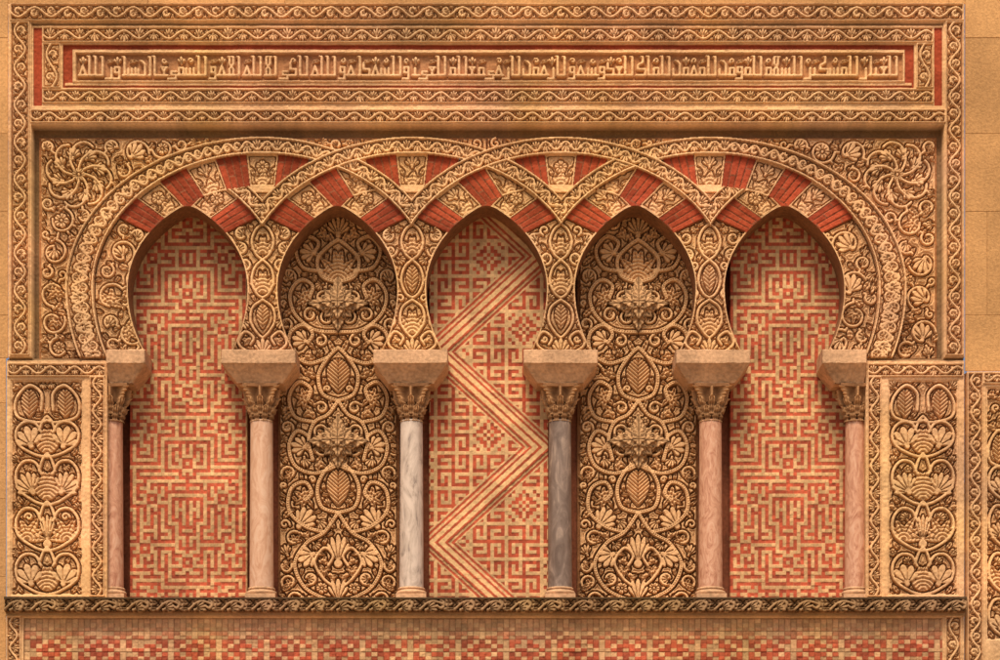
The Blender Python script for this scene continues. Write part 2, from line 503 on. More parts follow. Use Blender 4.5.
# --- side panels
def sidepanel(cx,hw,y0,y1,lab,seed):
    mm=rect(cx-hw,y0,cx+hw,y1); LAB[mm]=lab
    cv=Cv(cx-hw,y0,cx+hw,y1,cx)
    yb=y1
    M=sub(cv,mm).copy()
    w=hw/36
    r=1.5
    for (o,ty,hs) in ((0,0,1.15),(44,1,1.2),(90,2,1.25),(138,0,1.0)):
        cv.curve([(cx,yb-o-1),(cx-13*w,yb-o-4*hs),(cx-29*w,yb-o-14*hs),(cx-31*w,yb-o-27*hs),(cx-23*w,yb-o-36*hs),(cx-12*w,yb-o-35*hs),(cx-6*w,yb-o-26*hs)],r)
        cv.curve([(cx-8*w,yb-o-28*hs),(cx-4*w,yb-o-38*hs),(cx,yb-o-42*hs)],r)
        if ty==0:
            cv.fan(cx-16*w,yb-o-12,-pi/2-.25,21*w,5,2.6); cv.spray(cx,yb-o-5,-pi/2,26,3,.8)
        elif ty==1:
            cv.spray(cx-20*w,yb-o-12,-pi/2+.35,26,5,1.9); cv.fan(cx,yb-o-8,-pi/2,30,5,.8)
        else:
            cv.fan(cx-14*w,yb-o-14,-pi/2-.7,22*w,7,2.4,.2); cv.spray(cx,yb-o-6,-pi/2,30,3,.7)
        cv.leaf(cx-24*w,yb-o-3,pi+.75,11,2.4,.3)
    cv.cone(cx-18*w,yb-192,8.5*w,15)
    cv.curve([(cx,yb-176),(cx-10*w,yb-174),(cx-30*w,yb-180),(cx-31*w,yb-197),(cx-18*w,yb-211),(cx-6*w,yb-203),(cx-6*w,yb-186)],r)
    pack(cv,M&(cv.a<.05),SZ[5:],seed,stems=False)
    for (a,b,c2,d) in ((cx-hw,y0,cx+hw,y0),(cx-hw,y1,cx+hw,y1),(cx-hw,y0,cx-hw,y1),(cx+hw,y0,cx+hw,y1)): cv._seg(a,b,c2,d,1.5,1.5,1)
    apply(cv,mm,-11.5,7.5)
l_s=[newlab('moulding','side0'),newlab('moulding','side1'),newlab('moulding','side2')]
m=rect(5,357,107,598); plain(m,-3); LAB[m]=l_s[0]
m=rect(866,357,966,598); plain(m,-3); LAB[m]=l_s[1]
m=rect(967,370,1041,692); plain(m,-3); LAB[m]=l_s[2]
lr=[newlab('arabesque_relief','side%d'%k) for k in range(3)]
lv=[newlab('vine_border','side%d'%k) for k in range(3)]
sidepanel(46,36,379,595,lr[0],500); sidepanel(924,35,379,595,lr[1],501)
strip(7,363,105,376,lv[0],-6,5); strip(89,376,104,596,lv[0],-6,5)
strip(868,363,964,376,lv[1],-6,5); strip(868,376,882,596,lv[1],-6,5)
strip(968,372,984,692,lv[2],-6,5); strip(984,372,1040,383,lv[2],-6,5)
sidepanel(1013,26,386,640,lr[2],520)
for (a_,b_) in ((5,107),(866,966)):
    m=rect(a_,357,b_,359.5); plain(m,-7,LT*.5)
# --- string course
l_sc=newlab('moulding','string'); l_so=newlab('acanthus_scroll','string')
m=rect(5,598,966,613); LAB[m]=l_so
cv=Cv(5,598,966,613)
x=6.; rg=np.random.RandomState(5)
while x<966:
    st=rg.uniform(24,36)
    cv.curve([(x,611),(x+8,604),(x+15,602.5),(x+st*.7,606),(x+st*.62,609.5),(x+st*.5,607)],1.3)
    cv.fan(x+6,611,-.45,13,5,1.7,.3); cv.spray(x+st*.6,605,-.2,st*.42,3,1.3); cv.leaf(x+st*.7,610,.1,st*.4,2.2,-.3)
    cv.leaf(x+1,604,-.15,10,2.2,-.2)
    x+=st
cv.islands(np.ones(cv.a.shape,bool),.8)
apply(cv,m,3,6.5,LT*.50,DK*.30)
m=rect(5,613,966,616); plain(m,0,LT*.55); LAB[m]=l_sc
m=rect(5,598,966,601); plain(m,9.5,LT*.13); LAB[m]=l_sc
# --- lower brick mosaic
l_lm=newlab('moulding','lowmos'); l_lb=newlab('brick_mosaic','lowmos','brick'); l_lv=newlab('vine_border','lowmos'); l_lv2=newlab('vine_border','lowmos')
m=rect(5,616,966,692); plain(m,-3,LT*.9); LAB[m]=l_lm
strip(6,616,20,692,l_lv,-6,5); strip(946,616,962,692,l_lv2,-6,5)
m=rect(23,618,943,692)
cw,ch=6.0,4.2
jj=np.floor((PY-618)/ch).astype(int); ii=np.floor((PX-23)/cw).astype(int)
rn=np.abs(np.sin(ii*12.9898+jj*78.233)*43758.5453)%1
iu=(ii%8)-4; ju=((jj-7)%8)
ju=np.where(ju>4,ju-8,ju); ad=np.abs(iu)+np.abs(ju)
redc=(ad==1)|(ad==2)|(ad>=7)|((ad==4)&(iu!=0)&(ju!=0))|((ad==5)&(np.abs(iu)!=1)&(np.abs(ju)!=1))
redc&=(rn>.07)
fx=((PX-23)/cw)%1; fy=((PY-618)/ch)%1
jn=(fx<.1)|(fy<.14)
fade=np.clip((PY-622)/22,.15,.95)[...,None]
rc=RED*(.75+.7*rn[...,None])+.008; lc=LT*np.array([.95,.94,.95])*(.66+.32*rn[...,None])
cc=np.where(redc[...,None],rc*fade+lc*(1-fade),lc)
cc=np.where(jn[...,None],cc*.75,cc)
COL[m]=cc[m]; H[m]=np.where(jn,-5.6,-5+.8*rn)[m]; LAB[m]=l_lb

# ---- active area
VX=PX.copy(); VY=PY.copy()
ins=opening&(dedge>-1.6)
for i in range(5):
    z=ins&(oid==i)
    nx_,ny_=snap(PX[z],PY[z],i)
    ok=(np.hypot(nx_-PX[z],ny_-PY[z])<3.5)
    VX[z]=np.where(ok,nx_,PX[z]); VY[z]=np.where(ok,ny_,PY[z])
solid=(LAB>0)&~opening&~rectop
okv=(LAB>0)&~rectop&~(opening&(dedge<=-1.6))
cell=okv[:-1,:-1]&okv[1:,:-1]&okv[:-1,1:]&okv[1:,1:]
anyo=solid[:-1,:-1]|solid[1:,:-1]|solid[:-1,1:]|solid[1:,1:]
cell&=anyo
H[opening]=-4
CL=LAB[:-1,:-1].copy()
a=(LAB>0)
er=a.copy(); er[1:]&=a[:-1]; er[:-1]&=a[1:]; er[:,1:]&=a[:,:-1]; er[:,:-1]&=a[:,1:]
H[a&~er]=-14
rs=np.random.RandomState(3)
def lownoise(shape,cellsz,amp):
    n=rs.rand(int(shape[0]/cellsz)+3,int(shape[1]/cellsz)+3)
    y=np.arange(shape[0])/cellsz; x=np.arange(shape[1])/cellsz
    y0=y.astype(int); x0=x.astype(int); fy=(y-y0)[:,None]; fx=(x-x0)[None]
    fy=fy*fy*(3-2*fy); fx=fx*fx*(3-2*fx)
    A=n[y0][:,x0]; B=n[y0][:,x0+1]; Cc=n[y0+1][:,x0]; Dd=n[y0+1][:,x0+1]
    return ((A*(1-fx)+B*fx)*(1-fy)+(Cc*(1-fx)+Dd*fx)*fy-.5)*amp
H+=lownoise(H.shape,4,.6)+lownoise(H.shape,20,.9)
COL*= (1+lownoise(H.shape,70,.26)+lownoise(H.shape,16,.18)+lownoise(H.shape,5,.12))[...,None]
COL[...,2]*=(1+lownoise(H.shape,60,.22)); COL[...,1]*=(1+lownoise(H.shape,90,.08))

# ------------------------------------------------------------ materials
def nt(name):
    m=bpy.data.materials.new(name); m.use_nodes=True; n=m.node_tree; b=n.nodes['Principled BSDF']; return m,n,b
def relief_mat(name,rough,bs):
    m,n,b=nt(name); N=n.nodes; Lk=n.links
    at=N.new('ShaderNodeAttribute'); at.attribute_name='Col'
    geo=N.new('ShaderNodeNewGeometry')
    n1=N.new('ShaderNodeTexNoise'); n1.inputs['Scale'].default_value=1.3; n1.inputs['Detail'].default_value=3
    n2=N.new('ShaderNodeTexNoise'); n2.inputs['Scale'].default_value=38; n2.inputs['Detail'].default_value=3; n2.inputs['Roughness'].default_value=.7
    Lk.new(geo.outputs['Position'],n1.inputs['Vector']); Lk.new(geo.outputs['Position'],n2.inputs['Vector'])
    r1=N.new('ShaderNodeMapRange'); r1.inputs[1].default_value=.3; r1.inputs[2].default_value=.7; r1.inputs[3].default_value=.84; r1.inputs[4].default_value=1.16
    r2=N.new('ShaderNodeMapRange'); r2.inputs[1].default_value=.3; r2.inputs[2].default_value=.7; r2.inputs[3].default_value=.8; r2.inputs[4].default_value=1.14
    Lk.new(n1.outputs['Fac'],r1.inputs[0]); Lk.new(n2.outputs['Fac'],r2.inputs[0])
    mu=N.new('ShaderNodeMath'); mu.operation='MULTIPLY'; Lk.new(r1.outputs[0],mu.inputs[0]); Lk.new(r2.outputs[0],mu.inputs[1])
    mx=N.new('ShaderNodeVectorMath'); mx.operation='SCALE'; Lk.new(at.outputs['Color'],mx.inputs[0]); Lk.new(mu.outputs[0],mx.inputs['Scale'])
    Lk.new(mx.outputs[0],b.inputs['Base Color'])
    b.inputs['Roughness'].default_value=rough; b.inputs['Specular IOR Level'].default_value=.12
    bp=N.new('ShaderNodeBump'); bp.inputs['Strength'].default_value=bs; bp.inputs['Distance'].default_value=.01
    Lk.new(n2.outputs['Fac'],bp.inputs['Height']); Lk.new(bp.outputs[0],b.inputs['Normal'])
    return m
MATS={'stone':relief_mat('carved_limestone',.92,.4),'brick':relief_mat('red_brick',.92,.5),
      'ashlar':relief_mat('ashlar_stone',.95,.8)}
def marble(name,c1,c2,c3,scale=5,dist=6,thr=(.45,.6)):
    m,n,b=nt(name); N=n.nodes; Lk=n.links
    tc=N.new('ShaderNodeTexCoord'); mp=N.new('ShaderNodeMapping'); mp.inputs['Scale'].default_value=(1,1,.45); mp.inputs['Rotation'].default_value=(.3,.5,0)
    Lk.new(tc.outputs['Object'],mp.inputs[0])
    a=N.new('ShaderNodeTexNoise'); a.inputs['Scale'].default_value=scale; a.inputs['Detail'].default_value=7; a.inputs['Distortion'].default_value=dist*.4; a.inputs['Roughness'].default_value=.65
    Lk.new(mp.outputs[0],a.inputs['Vector'])
    cr=N.new('ShaderNodeValToRGB'); e=cr.color_ramp.elements
    e[0].position=thr[0]-.12; e[0].color=(*c1,1); e[1].position=thr[1]+.1; e[1].color=(*c3,1)
    x=e.new((thr[0]+thr[1])/2); x.color=(*c2,1)
    Lk.new(a.outputs['Fac'],cr.inputs[0]); Lk.new(cr.outputs[0],b.inputs['Base Color'])
    b.inputs['Roughness'].default_value=.5; b.inputs['Specular IOR Level'].default_value=.35
    bp=N.new('ShaderNodeBump'); bp.inputs['Strength'].default_value=.3; bp.inputs['Distance'].default_value=.01; Lk.new(a.outputs['Fac'],bp.inputs['Height']); Lk.new(bp.outputs[0],b.inputs['Normal'])
    return m
M_pink=marble('pink_marble',(.36,.15,.08),(.54,.28,.165),(.62,.38,.25),12)
M_pale=marble('pale_pink_marble',(.46,.24,.13),(.58,.35,.22),(.63,.43,.29),9)
M_white=marble('veined_white_marble',(.09,.07,.065),(.45,.35,.27),(.60,.48,.38),4,9,(.38,.5))
M_grey=marble('dark_grey_marble',(.12,.078,.055),(.20,.14,.105),(.36,.26,.19),9,3)
def simple(name,c,bs=.5,sc=30):
    m,n,b=nt(name); N=n.nodes; Lk=n.links
    geo=N.new('ShaderNodeNewGeometry'); a=N.new('ShaderNodeTexNoise'); a.inputs['Scale'].default_value=sc; a.inputs['Detail'].default_value=5
    Lk.new(geo.outputs['Position'],a.inputs['Vector'])
    a2=N.new('ShaderNodeTexNoise'); a2.inputs['Scale'].default_value=4; a2.inputs['Detail'].default_value=5; Lk.new(geo.outputs['Position'],a2.inputs['Vector'])
    ad=N.new('ShaderNodeMath'); ad.operation='ADD'; Lk.new(a.outputs['Fac'],ad.inputs[0]); Lk.new(a2.outputs['Fac'],ad.inputs[1])
    cr=N.new('ShaderNodeMapRange'); cr.inputs[1].default_value=.7; cr.inputs[2].default_value=1.3; cr.inputs[3].default_value=.62; cr.inputs[4].default_value=1.25
    Lk.new(ad.outputs[0],cr.inputs[0])
    mx=N.new('ShaderNodeVectorMath'); mx.operation='SCALE'; mx.inputs[0].default_value=c; Lk.new(cr.outputs[0],mx.inputs['Scale']); Lk.new(mx.outputs[0],b.inputs['Base Color'])
    b.inputs['Roughness'].default_value=.9; b.inputs['Specular IOR Level'].default_value=.15
    bp=N.new('ShaderNodeBump'); bp.inputs['Strength'].default_value=bs; bp.inputs['Distance'].default_value=.01; Lk.new(a.outputs['Fac'],bp.inputs['Height']); Lk.new(bp.outputs[0],b.inputs['Normal'])
    return m
M_imp=simple('impost_stone',(.55,.325,.175),.7)
M_soff=simple('shaded_soffit_stone',(.25,.115,.05)); M_back=simple('red_plaster',(.28,.09,.042)); M_cap=simple('abacus_stone',(.30,.145,.062),.35,40)  # soffit colour carries painted shade, deepening the shadow under the arch heads
M_ground=simple('paving_stone',(.36,.26,.17),.5,6)

# ------------------------------------------------------------ mesh helpers
def mkmesh(name,V,F,col=None,smooth=True,mat=None,loc=None):
    V=np.asarray(V,np.float32)
    if loc is None: loc=(V.min(0)+V.max(0))/2
    loc=np.asarray(loc,np.float32); V=V-loc
    me=bpy.data.meshes.new(name); F=np.asarray(F,np.int32); n=len(F)
    me.vertices.add(len(V)); me.vertices.foreach_set('co',V.ravel())
    me.loops.add(n*4); me.loops.foreach_set('vertex_index',F.ravel())
    me.polygons.add(n); me.polygons.foreach_set('loop_start',np.arange(0,n*4,4,dtype=np.int32))
    me.polygons.foreach_set('use_smooth',np.full(n,smooth,bool))
    me.update(calc_edges=True)
    if col is not None:
        ca=me.color_attributes.new('Col','FLOAT_COLOR','POINT')
        c4=np.ones((len(V),4),np.float32); c4[:,:3]=col; ca.data.foreach_set('color',c4.ravel())
    if mat: me.materials.append(mat)
    me.validate()
    ob=bpy.data.objects.new(name,me); ob.location=[float(q) for q in loc]; coll.objects.link(ob); return ob
def W(px,py,h): return ((px-500)/100.,-h/100.,(660-py)/100.)
def gridmesh(name,cm,vx,vy,vh,col,mat,off=(0,0,0)):
    js,is_=np.where(cm)
    if len(js)==0: return None
    j0,j1,i0,i1=js.min(),js.max()+2,is_.min(),is_.max()+2
    c=cm[j0:j1-1,i0:i1-1]; u=np.zeros((j1-j0,i1-i0),bool)
    u[:-1,:-1]|=c; u[1:,:-1]|=c; u[:-1,1:]|=c; u[1:,1:]|=c
    idx=np.cumsum(u.ravel()).reshape(u.shape)-1
    f=np.stack([idx[1:,:-1][c],idx[1:,1:][c],idx[:-1,1:][c],idx[:-1,:-1][c]],1)
    V=np.stack([(vx[j0:j1,i0:i1][u]-500)/100+off[0],-vh[j0:j1,i0:i1][u]/100+off[1],(660-vy[j0:j1,i0:i1][u])/100+off[2]],1)
    return mkmesh(name,V,f,col[j0:j1,i0:i1][u],True,mat)
def empty(name,loc):
    e=bpy.data.objects.new(name,None); e.location=loc; e.empty_display_size=.1; coll.objects.link(e); return e
def parent(ch,pa):
    l=ch.location.copy(); ch.parent=pa; ch.location=l-pa.location
def tag(o,label,cat,group=None):
    o['label']=label; o['category']=cat
    if group: o['group']=group

tops={}
def top(key,name,loc,label,cat,group=None):
    e=empty(name,loc); tag(e,label,cat,group); tops[key]=e; return e
top('frame','carved_surround',W(486,357,0),'rectangular ochre stone surround carved with running vine scrolls','surround')
top('inscription','inscription_slab',W(486,106,0),'long stone slab with raised Kufic inscription and red brick borders','inscription')
al=['half arch of red brick and carved stone ending under its neighbour','interlaced horseshoe arch springing from the first pink column','interlaced horseshoe arch between pale pink and dark grey columns',
    'interlaced horseshoe arch springing from the white veined column','interlaced horseshoe arch springing from the dark grey column','half arch of red brick and carved stone ending under its neighbour']
for k in range(6): top('arch%d'%k,'interlaced_arch',W(C[k],352,-4),al[k],'arch','interlaced arches of the blind arcade')
top('side0','relief_panel',W(56,598,0),'upright arabesque panel with branching palmettes and vine border beside column','carved panel','upright arabesque side panels')
top('side1','relief_panel',W(916,598,0),'upright arabesque panel with branching palmettes and vine border beside column','carved panel','upright arabesque side panels')
top('side2','relief_panel',W(1004,690,0),'carved arabesque panel beside plain ochre ashlar wall','carved panel','upright arabesque side panels')
top('string','string_course',W(486,616,0),'dark weathered ledge carved with acanthus scrolls under the columns','ledge')
top('lowmos','mosaic_panel',W(486,690,0),'weathered red and cream brick mosaic panel below the ledge','mosaic')
single={'spandrel0':('carved_spandrel','ochre stone spandrel carved with leafy spiral scrolls','spandrel','carved spandrels'),
        'spandrel1':('carved_spandrel','ochre stone spandrel carved with leafy spiral scrolls','spandrel','carved spandrels')}
pl=['carved scroll springer above the outermost pink column','carved foliage pier above the pale pink column','carved foliage pier above the white veined column','carved foliage pier above the dark grey column','carved foliage pier above the pink column','carved scroll springer above the outermost pink column']
for k in range(6): single['pier%d'%k]=('carved_pier',pl[k],'pier','carved piers between the arches')
for l,(name,par,mat) in LABS.items():
    cm=cell&(CL==l)
    cnt=int(cm.sum())
    if cnt<40: 
        continue
    if par in single:
        nm,lb,ca,gr=single[par]
        o=gridmesh(nm,cm,VX,VY,H,COL,MATS[mat]); tag(o,lb,ca,gr)
    else:
        o=gridmesh(name,cm,VX,VY,H,COL,MATS[mat]); parent(o,tops[par])

BK=-54
def soff(k,side,i):
    c=C[k]; V=[];n=60
    lo=-30; xs=[];ys=[]
    for q in range(n+1):
        a=math.radians(lo+(56.25-lo)*q/n); b=102 if a>0 else 130
        xs.append(c+side*135*math.cos(a)); ys.append(CY-b*math.sin(a))
    xs,ys=snap(np.array(xs),np.array(ys),i)
    xm=(C[i]+C[i+1])/2; xs[-1]=xm
    for x,y in zip(xs,ys):
        for h in (-3.8,BK): V.append(W(x,y,h))
    F=[(2*q,2*q+1,2*q+3,2*q+2) for q in range(n)]
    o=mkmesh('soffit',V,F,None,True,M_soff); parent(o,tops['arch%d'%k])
for i in range(5): soff(i,1,i); soff(i+1,-1,i)

def box(V,F,x0,x1,y0,y1,h0,h1,drop=()):
    b=len(V)
    for x in (x0,x1):
        for y in (y0,y1):
            for h in (h0,h1): V.append(W(x,y,h))
    for f in ((0,1,3,2),(4,6,7,5),(0,4,5,1),(2,3,7,6),(1,5,7,3),(0,2,6,4)): F.append(tuple(b+q for q in f))
V=[];F=[]; box(V,F,60,912,140,606,-70,BK)
o=mkmesh('recess_wall',V,F,None,False,M_back); tag(o,'reddish plastered back wall of the blind arcade','wall')
V=[];F=[]; box(V,F,96,106.6,353,598,BK,-8)
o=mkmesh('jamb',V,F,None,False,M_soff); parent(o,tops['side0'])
V=[];F=[]; box(V,F,866.6,876,353,598,BK,-8)
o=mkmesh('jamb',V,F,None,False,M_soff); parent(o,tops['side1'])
V=[];F=[]; box(V,F,100,872,598.2,606,BK+.2,2.5)
o=mkmesh('sill',V,F,None,False,M_soff); parent(o,tops['string'])

# ------------------------------------------------------------ bay panels
BH=-38
def board(name,cv,vh,col,mat,hoff):
    vx,vy=np.meshgrid(cv.x,cv.y)
    ccx=(cv.x[0]+cv.x[-1])/2; f=(-hoff)/100/CAMD
    off=((ccx-500)/100*f,-hoff/100,((660-410)/100-CAMZ)*f)
    return gridmesh(name,np.ones((cv.ny-1,cv.nx-1),bool),vx,vy,vh,col,mat,off)
cv=Cv(276,190,400,612,338)
c=338
SR=1.8
cv.curve([(c,604),(c-18,600),(c-36,588),(c-44,566),(c-32,545),(c-14,534),(c,514)],SR)
cv.curve([(c-4,590),(c-16,580),(c-24,564),(c-14,550),(c-5,558),(c-10,568)],1.5)
cv.fan(c,605,-pi/2,24,5,1.5); cv.fan(c,566,-pi/2,30,5,1.3)
cv.curve([(c,514),(c-17,508),(c-21,488),(c-12,470),(c,462)],SR); cv.cone(c,489,12,19)
cv.curve([(c-14,534),(c-34,528),(c-50,512),(c-48,490),(c-34,483),(c-27,494),(c-33,501)],SR)
cv.fan(c-40,528,-.9,22,5,2.0)
cv.curve([(c,466),(c-24,474),(c-44,466),(c-50,446),(c-42,431),(c-30,437),(c-32,446)],SR)
cv.curve([(c-26,460),(c-30,440),(c-24,422),(c-10,414),(c,400)],SR)
cv.curve([(c-24,422),(c-44,416),(c-50,396),(c-40,381),(c-28,388),(c-31,399)],SR)
cv.curve([(c,400),(c-16,393),(c-20,374),(c-10,356),(c,346)],SR); cv.cone(c,375,12,18)
cv.curve([(c-10,356),(c-30,362),(c-48,350),(c-49,332),(c-36,323),(c-26,332),(c-31,341)],SR)
cv.curve([(c,330),(c-24,328),(c-44,312),(c-49,291),(c-38,277),(c-26,283),(c-29,295)],SR)
cv.curve([(c,280),(c-17,273),(c-21,256),(c-10,243),(c,236)],SR); cv.spray(c,279,-pi/2,34,5,1.6)
cv.curve([(c-17,268),(c-36,264),(c-43,246),(c-32,233),(c-20,239),(c-24,249)],SR)
for j_,(x,y,R,a) in enumerate(((-25,556,18,2.7),(-32,500,16,3.6),(-33,448,16,3.4),(-32,398,16,3.4),(-32,340,16,3.4),(-31,296,17,3.5),(-24,250,16,3.3),(-14,572,10,2.5))):
    (cv.spray if j_%2 else cv.fan)(c+x,y,a,R,5,2.6)
    cv.leaf(c+x,y,a+pi+.3,R*.7,2.6,.3)
cv.fan(c,232,-pi/2,20,7,2.2)
for (y) in (530,410,350,468,240): cv.leaf(c-3,y,pi+.9,15,3.0,.3)
for (y) in (520,420,362,315,262): cv.leaf(c-56,y,-.9,16,3.2,.3)
vx,vy=np.meshgrid(cv.x,cv.y)
pack(cv,(cv.a<.05)&(vx>278)&(vx<398),SZ[2:],905,stems=False,isl=1.15)
vh=-8+8*cv.a+lownoise(cv.a.shape,5,.5)+lownoise(cv.a.shape,16,1.2); vh[:,0]=-12; vh[:,-1]=-12
col=tone(cv.a,LT*1.04,DK*.72)*(1+lownoise(cv.a.shape,20,.2))[...,None]
ar=board('arabesque_panel',cv,vh,col,MATS['stone'],BH)
tag(ar,'tall blind panel of deep arabesque foliage with two projecting flower bosses','carved panel','arabesque panels in the arcade')
bs=.5; bx=np.arange(-33,33.01,bs); BX,BY=np.meshgrid(bx,bx)
Hb=np.full(BX.shape,-99.); Ob=np.zeros(BX.shape)
def bpet(ang,L,Wd,o0,o1):
    cc,ss=math.cos(ang),math.sin(ang)
    u=(BX*cc+BY*ss)/L; v=-BX*ss+BY*cc; uc=np.clip(u,0,1)
    w=Wd*np.where(uc<.4,np.sin(pi/2*np.clip((uc+.12)/.52,0,1)),1-((uc-.4)/.6)**1.05)*(1+.09*np.cos(uc*L*1.25))+.01
    inn=(u>=0)&(u<=1)&(np.abs(v)<w)
    q=np.clip(np.abs(v)/w,0,1)
    edge=np.clip((w-np.abs(v))/1.3,0,1)
    rib=np.exp(-(v/.8)**2); vein=.5+.5*np.cos(2*pi*(uc*L/4.8-q*.9))
    h=o0+(o1-o0)*uc-1.2*rib-.7*vein*(q>.15)-1.4*(1-edge)
    up=inn&(h>Hb)
    Hb[up]=h[up]; Ob[up]=(np.clip(edge*(1-.85*rib)*(1-.45*vein),0,1))[up]
for k in range(8):
    a=2*pi*k/8; bpet(a,{0:32,4:32,2:30,6:28}.get(k,21),9.5 if k%2==0 else 8,1,3.0)
for k in range(8): bpet(2*pi*(k+.5)/8,18,5.6,4.2,5.4)
for k in range(4): bpet(2*pi*k/4,19,6.6,6.4,7.6)
for k in range(4): bpet(2*pi*(k+.5)/4,11.5,4.6,8.4,9.2)
for k in range(4): bpet(2*pi*k/4,8,3.6,10,10.8)
okb=Hb>-50
cmb=okb[:-1,:-1]|okb[1:,:-1]|okb[:-1,1:]|okb[1:,1:]
Hb[~okb]=-8
cb=tone(Ob,LT*1.0,DK*.22)
for yy in (303,443):
    x,y,z=ar.location
    px=W(338,yy-1,0)
    o=gridmesh('flower_boss',cmb,BX+500,BY+660,Hb,cb,MATS['stone'],(x,.372,px[2]+.093)); parent(o,ar)
def dup(o,dx,label=None):
    n=o.copy(); coll.objects.link(n); n.location=o.location.copy(); n.location.x+=dx
    for ch in o.children:
        q=ch.copy(); coll.objects.link(q); q.parent=n
    if label: n['label']=label
    return n
dup(ar,3.0*(1+.018))
def hooktile():
    T=np.zeros((10,10),bool)
    arm=[(0,0),(1,0),(2,0),(2,1),(2,2),(1,2),(1,1)]
    for r in range(4):
        q=[]
        for (x,y) in arm:
            for _ in range(r): x,y=-y,x
            q.append((x*2+4,y*2+4))
        for (a,b) in zip(q[:-1],q[1:]):
            T[a[1],a[0]]=T[b[1],b[0]]=True; T[(a[1]+b[1])//2,(a[0]+b[0])//2]=True
    return T
HT=hooktile()
def keyfun(I,J):
    ci=np.floor(I/10).astype(int); cj=np.floor(J/10).astype(int)
    x=(I-ci*10); y=(J-cj*10)
    fl=((ci+cj)%2==0)
    xf=np.where(fl,x,np.where(x<9,8-x,9))
    r=HT[y,xf]
    dd=np.abs(x-4)+np.abs(y-4)
    star=((dd==1)|(dd==3)&(np.abs(x-4)!=0)&(np.abs(y-4)!=0)|(dd==4)|(dd==7))&(x<9)&(y<9)
    return np.where((ci+2*cj)%5==0,star,r)
def meander(nn,mm,seed,crosses):
    rng=random.Random(seed)
    g=np.zeros((2*mm,2*nn),bool)
    blocked=set()
    for (cx_,cy_) in crosses:
        for dx in (-1,0,1):
            for dy in (-1,0,1):
                if 0<=cx_+dx<nn and abs(dx)+abs(dy)<2: blocked.add((cx_+dx,(cy_+dy)%mm))
    seen=set(blocked)
    cells=[(x,y) for x in range(nn) for y in range(mm) if (x,y) not in seen]
    rng.shuffle(cells)
    for s0 in cells:
        if s0 in seen: continue
        x,y=s0; d=rng.randrange(4); turn=rng.choice([1,3]); seen.add(s0); g[2*y,2*x]=True
        run=rng.randint(2,5); total=0; fails=0
        while total<16 and fails<4:
            dx,dy=((1,0),(0,1),(-1,0),(0,-1))[d]
            nx_,ny_=x+dx,(y+dy)%mm
            if run>0 and 0<=nx_<nn and (nx_,ny_) not in seen:
                g[(2*y+dy)%(2*mm),2*x+dx]=True; g[2*ny_,2*nx_]=True
                x,y=nx_,ny_; seen.add((x,y)); run-=1; total+=1; fails=0
            else:
                d=(d+turn)%4; run=rng.randint(1,4); fails+=1
        x,y=s0
        for d in rng.sample(range(4),4):
            dx,dy=((1,0),(0,1),(-1,0),(0,-1))[d]; nx_,ny_=x+dx,(y+dy)%mm
            if 0<=nx_<nn and (nx_,ny_) in seen and (nx_,ny_) not in blocked and not g[(2*y+dy)%(2*mm),2*x+dx]:
                g[(2*y+dy)%(2*mm),2*x+dx]=True; break
    for (cx_,cy_) in crosses:
        for a in range(-3,4):
            for b in range(-3,4):
                s_=abs(a)+abs(b)
                if s_>3: continue
                yy=(2*cy_+b)%(2*mm); xx=2*cx_+a
                if 0<=xx<2*nn: g[yy,xx]=(s_==1) or (s_==2 and a*b!=0) or (s_==3 and a*b==0)
    return g
CREAM=np.array([.61,.385,.18])
def jit(ii,jj,s=0): return np.abs(np.sin(ii*12.9898+jj*78.233+s)*43758.5453)%1
def keyboard(x0,x1,lab,seed):
    cv=Cv(x0,190,x1,612)
    cs=3.6
    I0=np.floor((np.arange(cv.nx))*S/cs+1e-4).astype(int); J0=np.floor((np.arange(cv.ny))*S/cs+1e-4).astype(int)
    I,J=np.meshgrid(I0,J0)
    g=meander(9,24,seed,[(0,4),(5,9),(0,14),(5,19),(6,2)])
    r=g[J%48,np.minimum(np.abs(I-16),17)]
    rn=jit(I,J,seed); rr=jit(I//2,J,seed+3)
    dn=np.clip((np.arange(cv.ny)/cv.ny),0,1)[:,None,None]
    cream=CREAM*(1-.16*dn)+RED*.16*dn
    col=np.where(r[...,None],RED*1.22*(.72+.55*rr[...,None])+.012,cream*(.74+.30*rn[...,None]))
    jn=(((np.arange(cv.nx)%12)==0)[None]&((J%2)==0))|(((np.arange(cv.nx)%12)==6)[None]&((J%2)==1))
    col=np.where(jn[...,None],col*.6+CREAM*.18,col)
    h=np.where(r,0,.35)+rn*.6
    h[:,0]=h[:,-1]=-5
    col=col*(1+lownoise(r.shape,40,.4)+lownoise(r.shape,9,.3))[...,None]
    o=board('brick_mosaic_panel',cv,h,col,MATS['brick'],BH); tag(o,lab,'mosaic panel','brick mosaic panels in the arcade'); return o
k1=keyboard(128.5,248,'tall blind panel of red and cream brick key fret mosaic',12)
dup(k1,6.0*(1+.018))
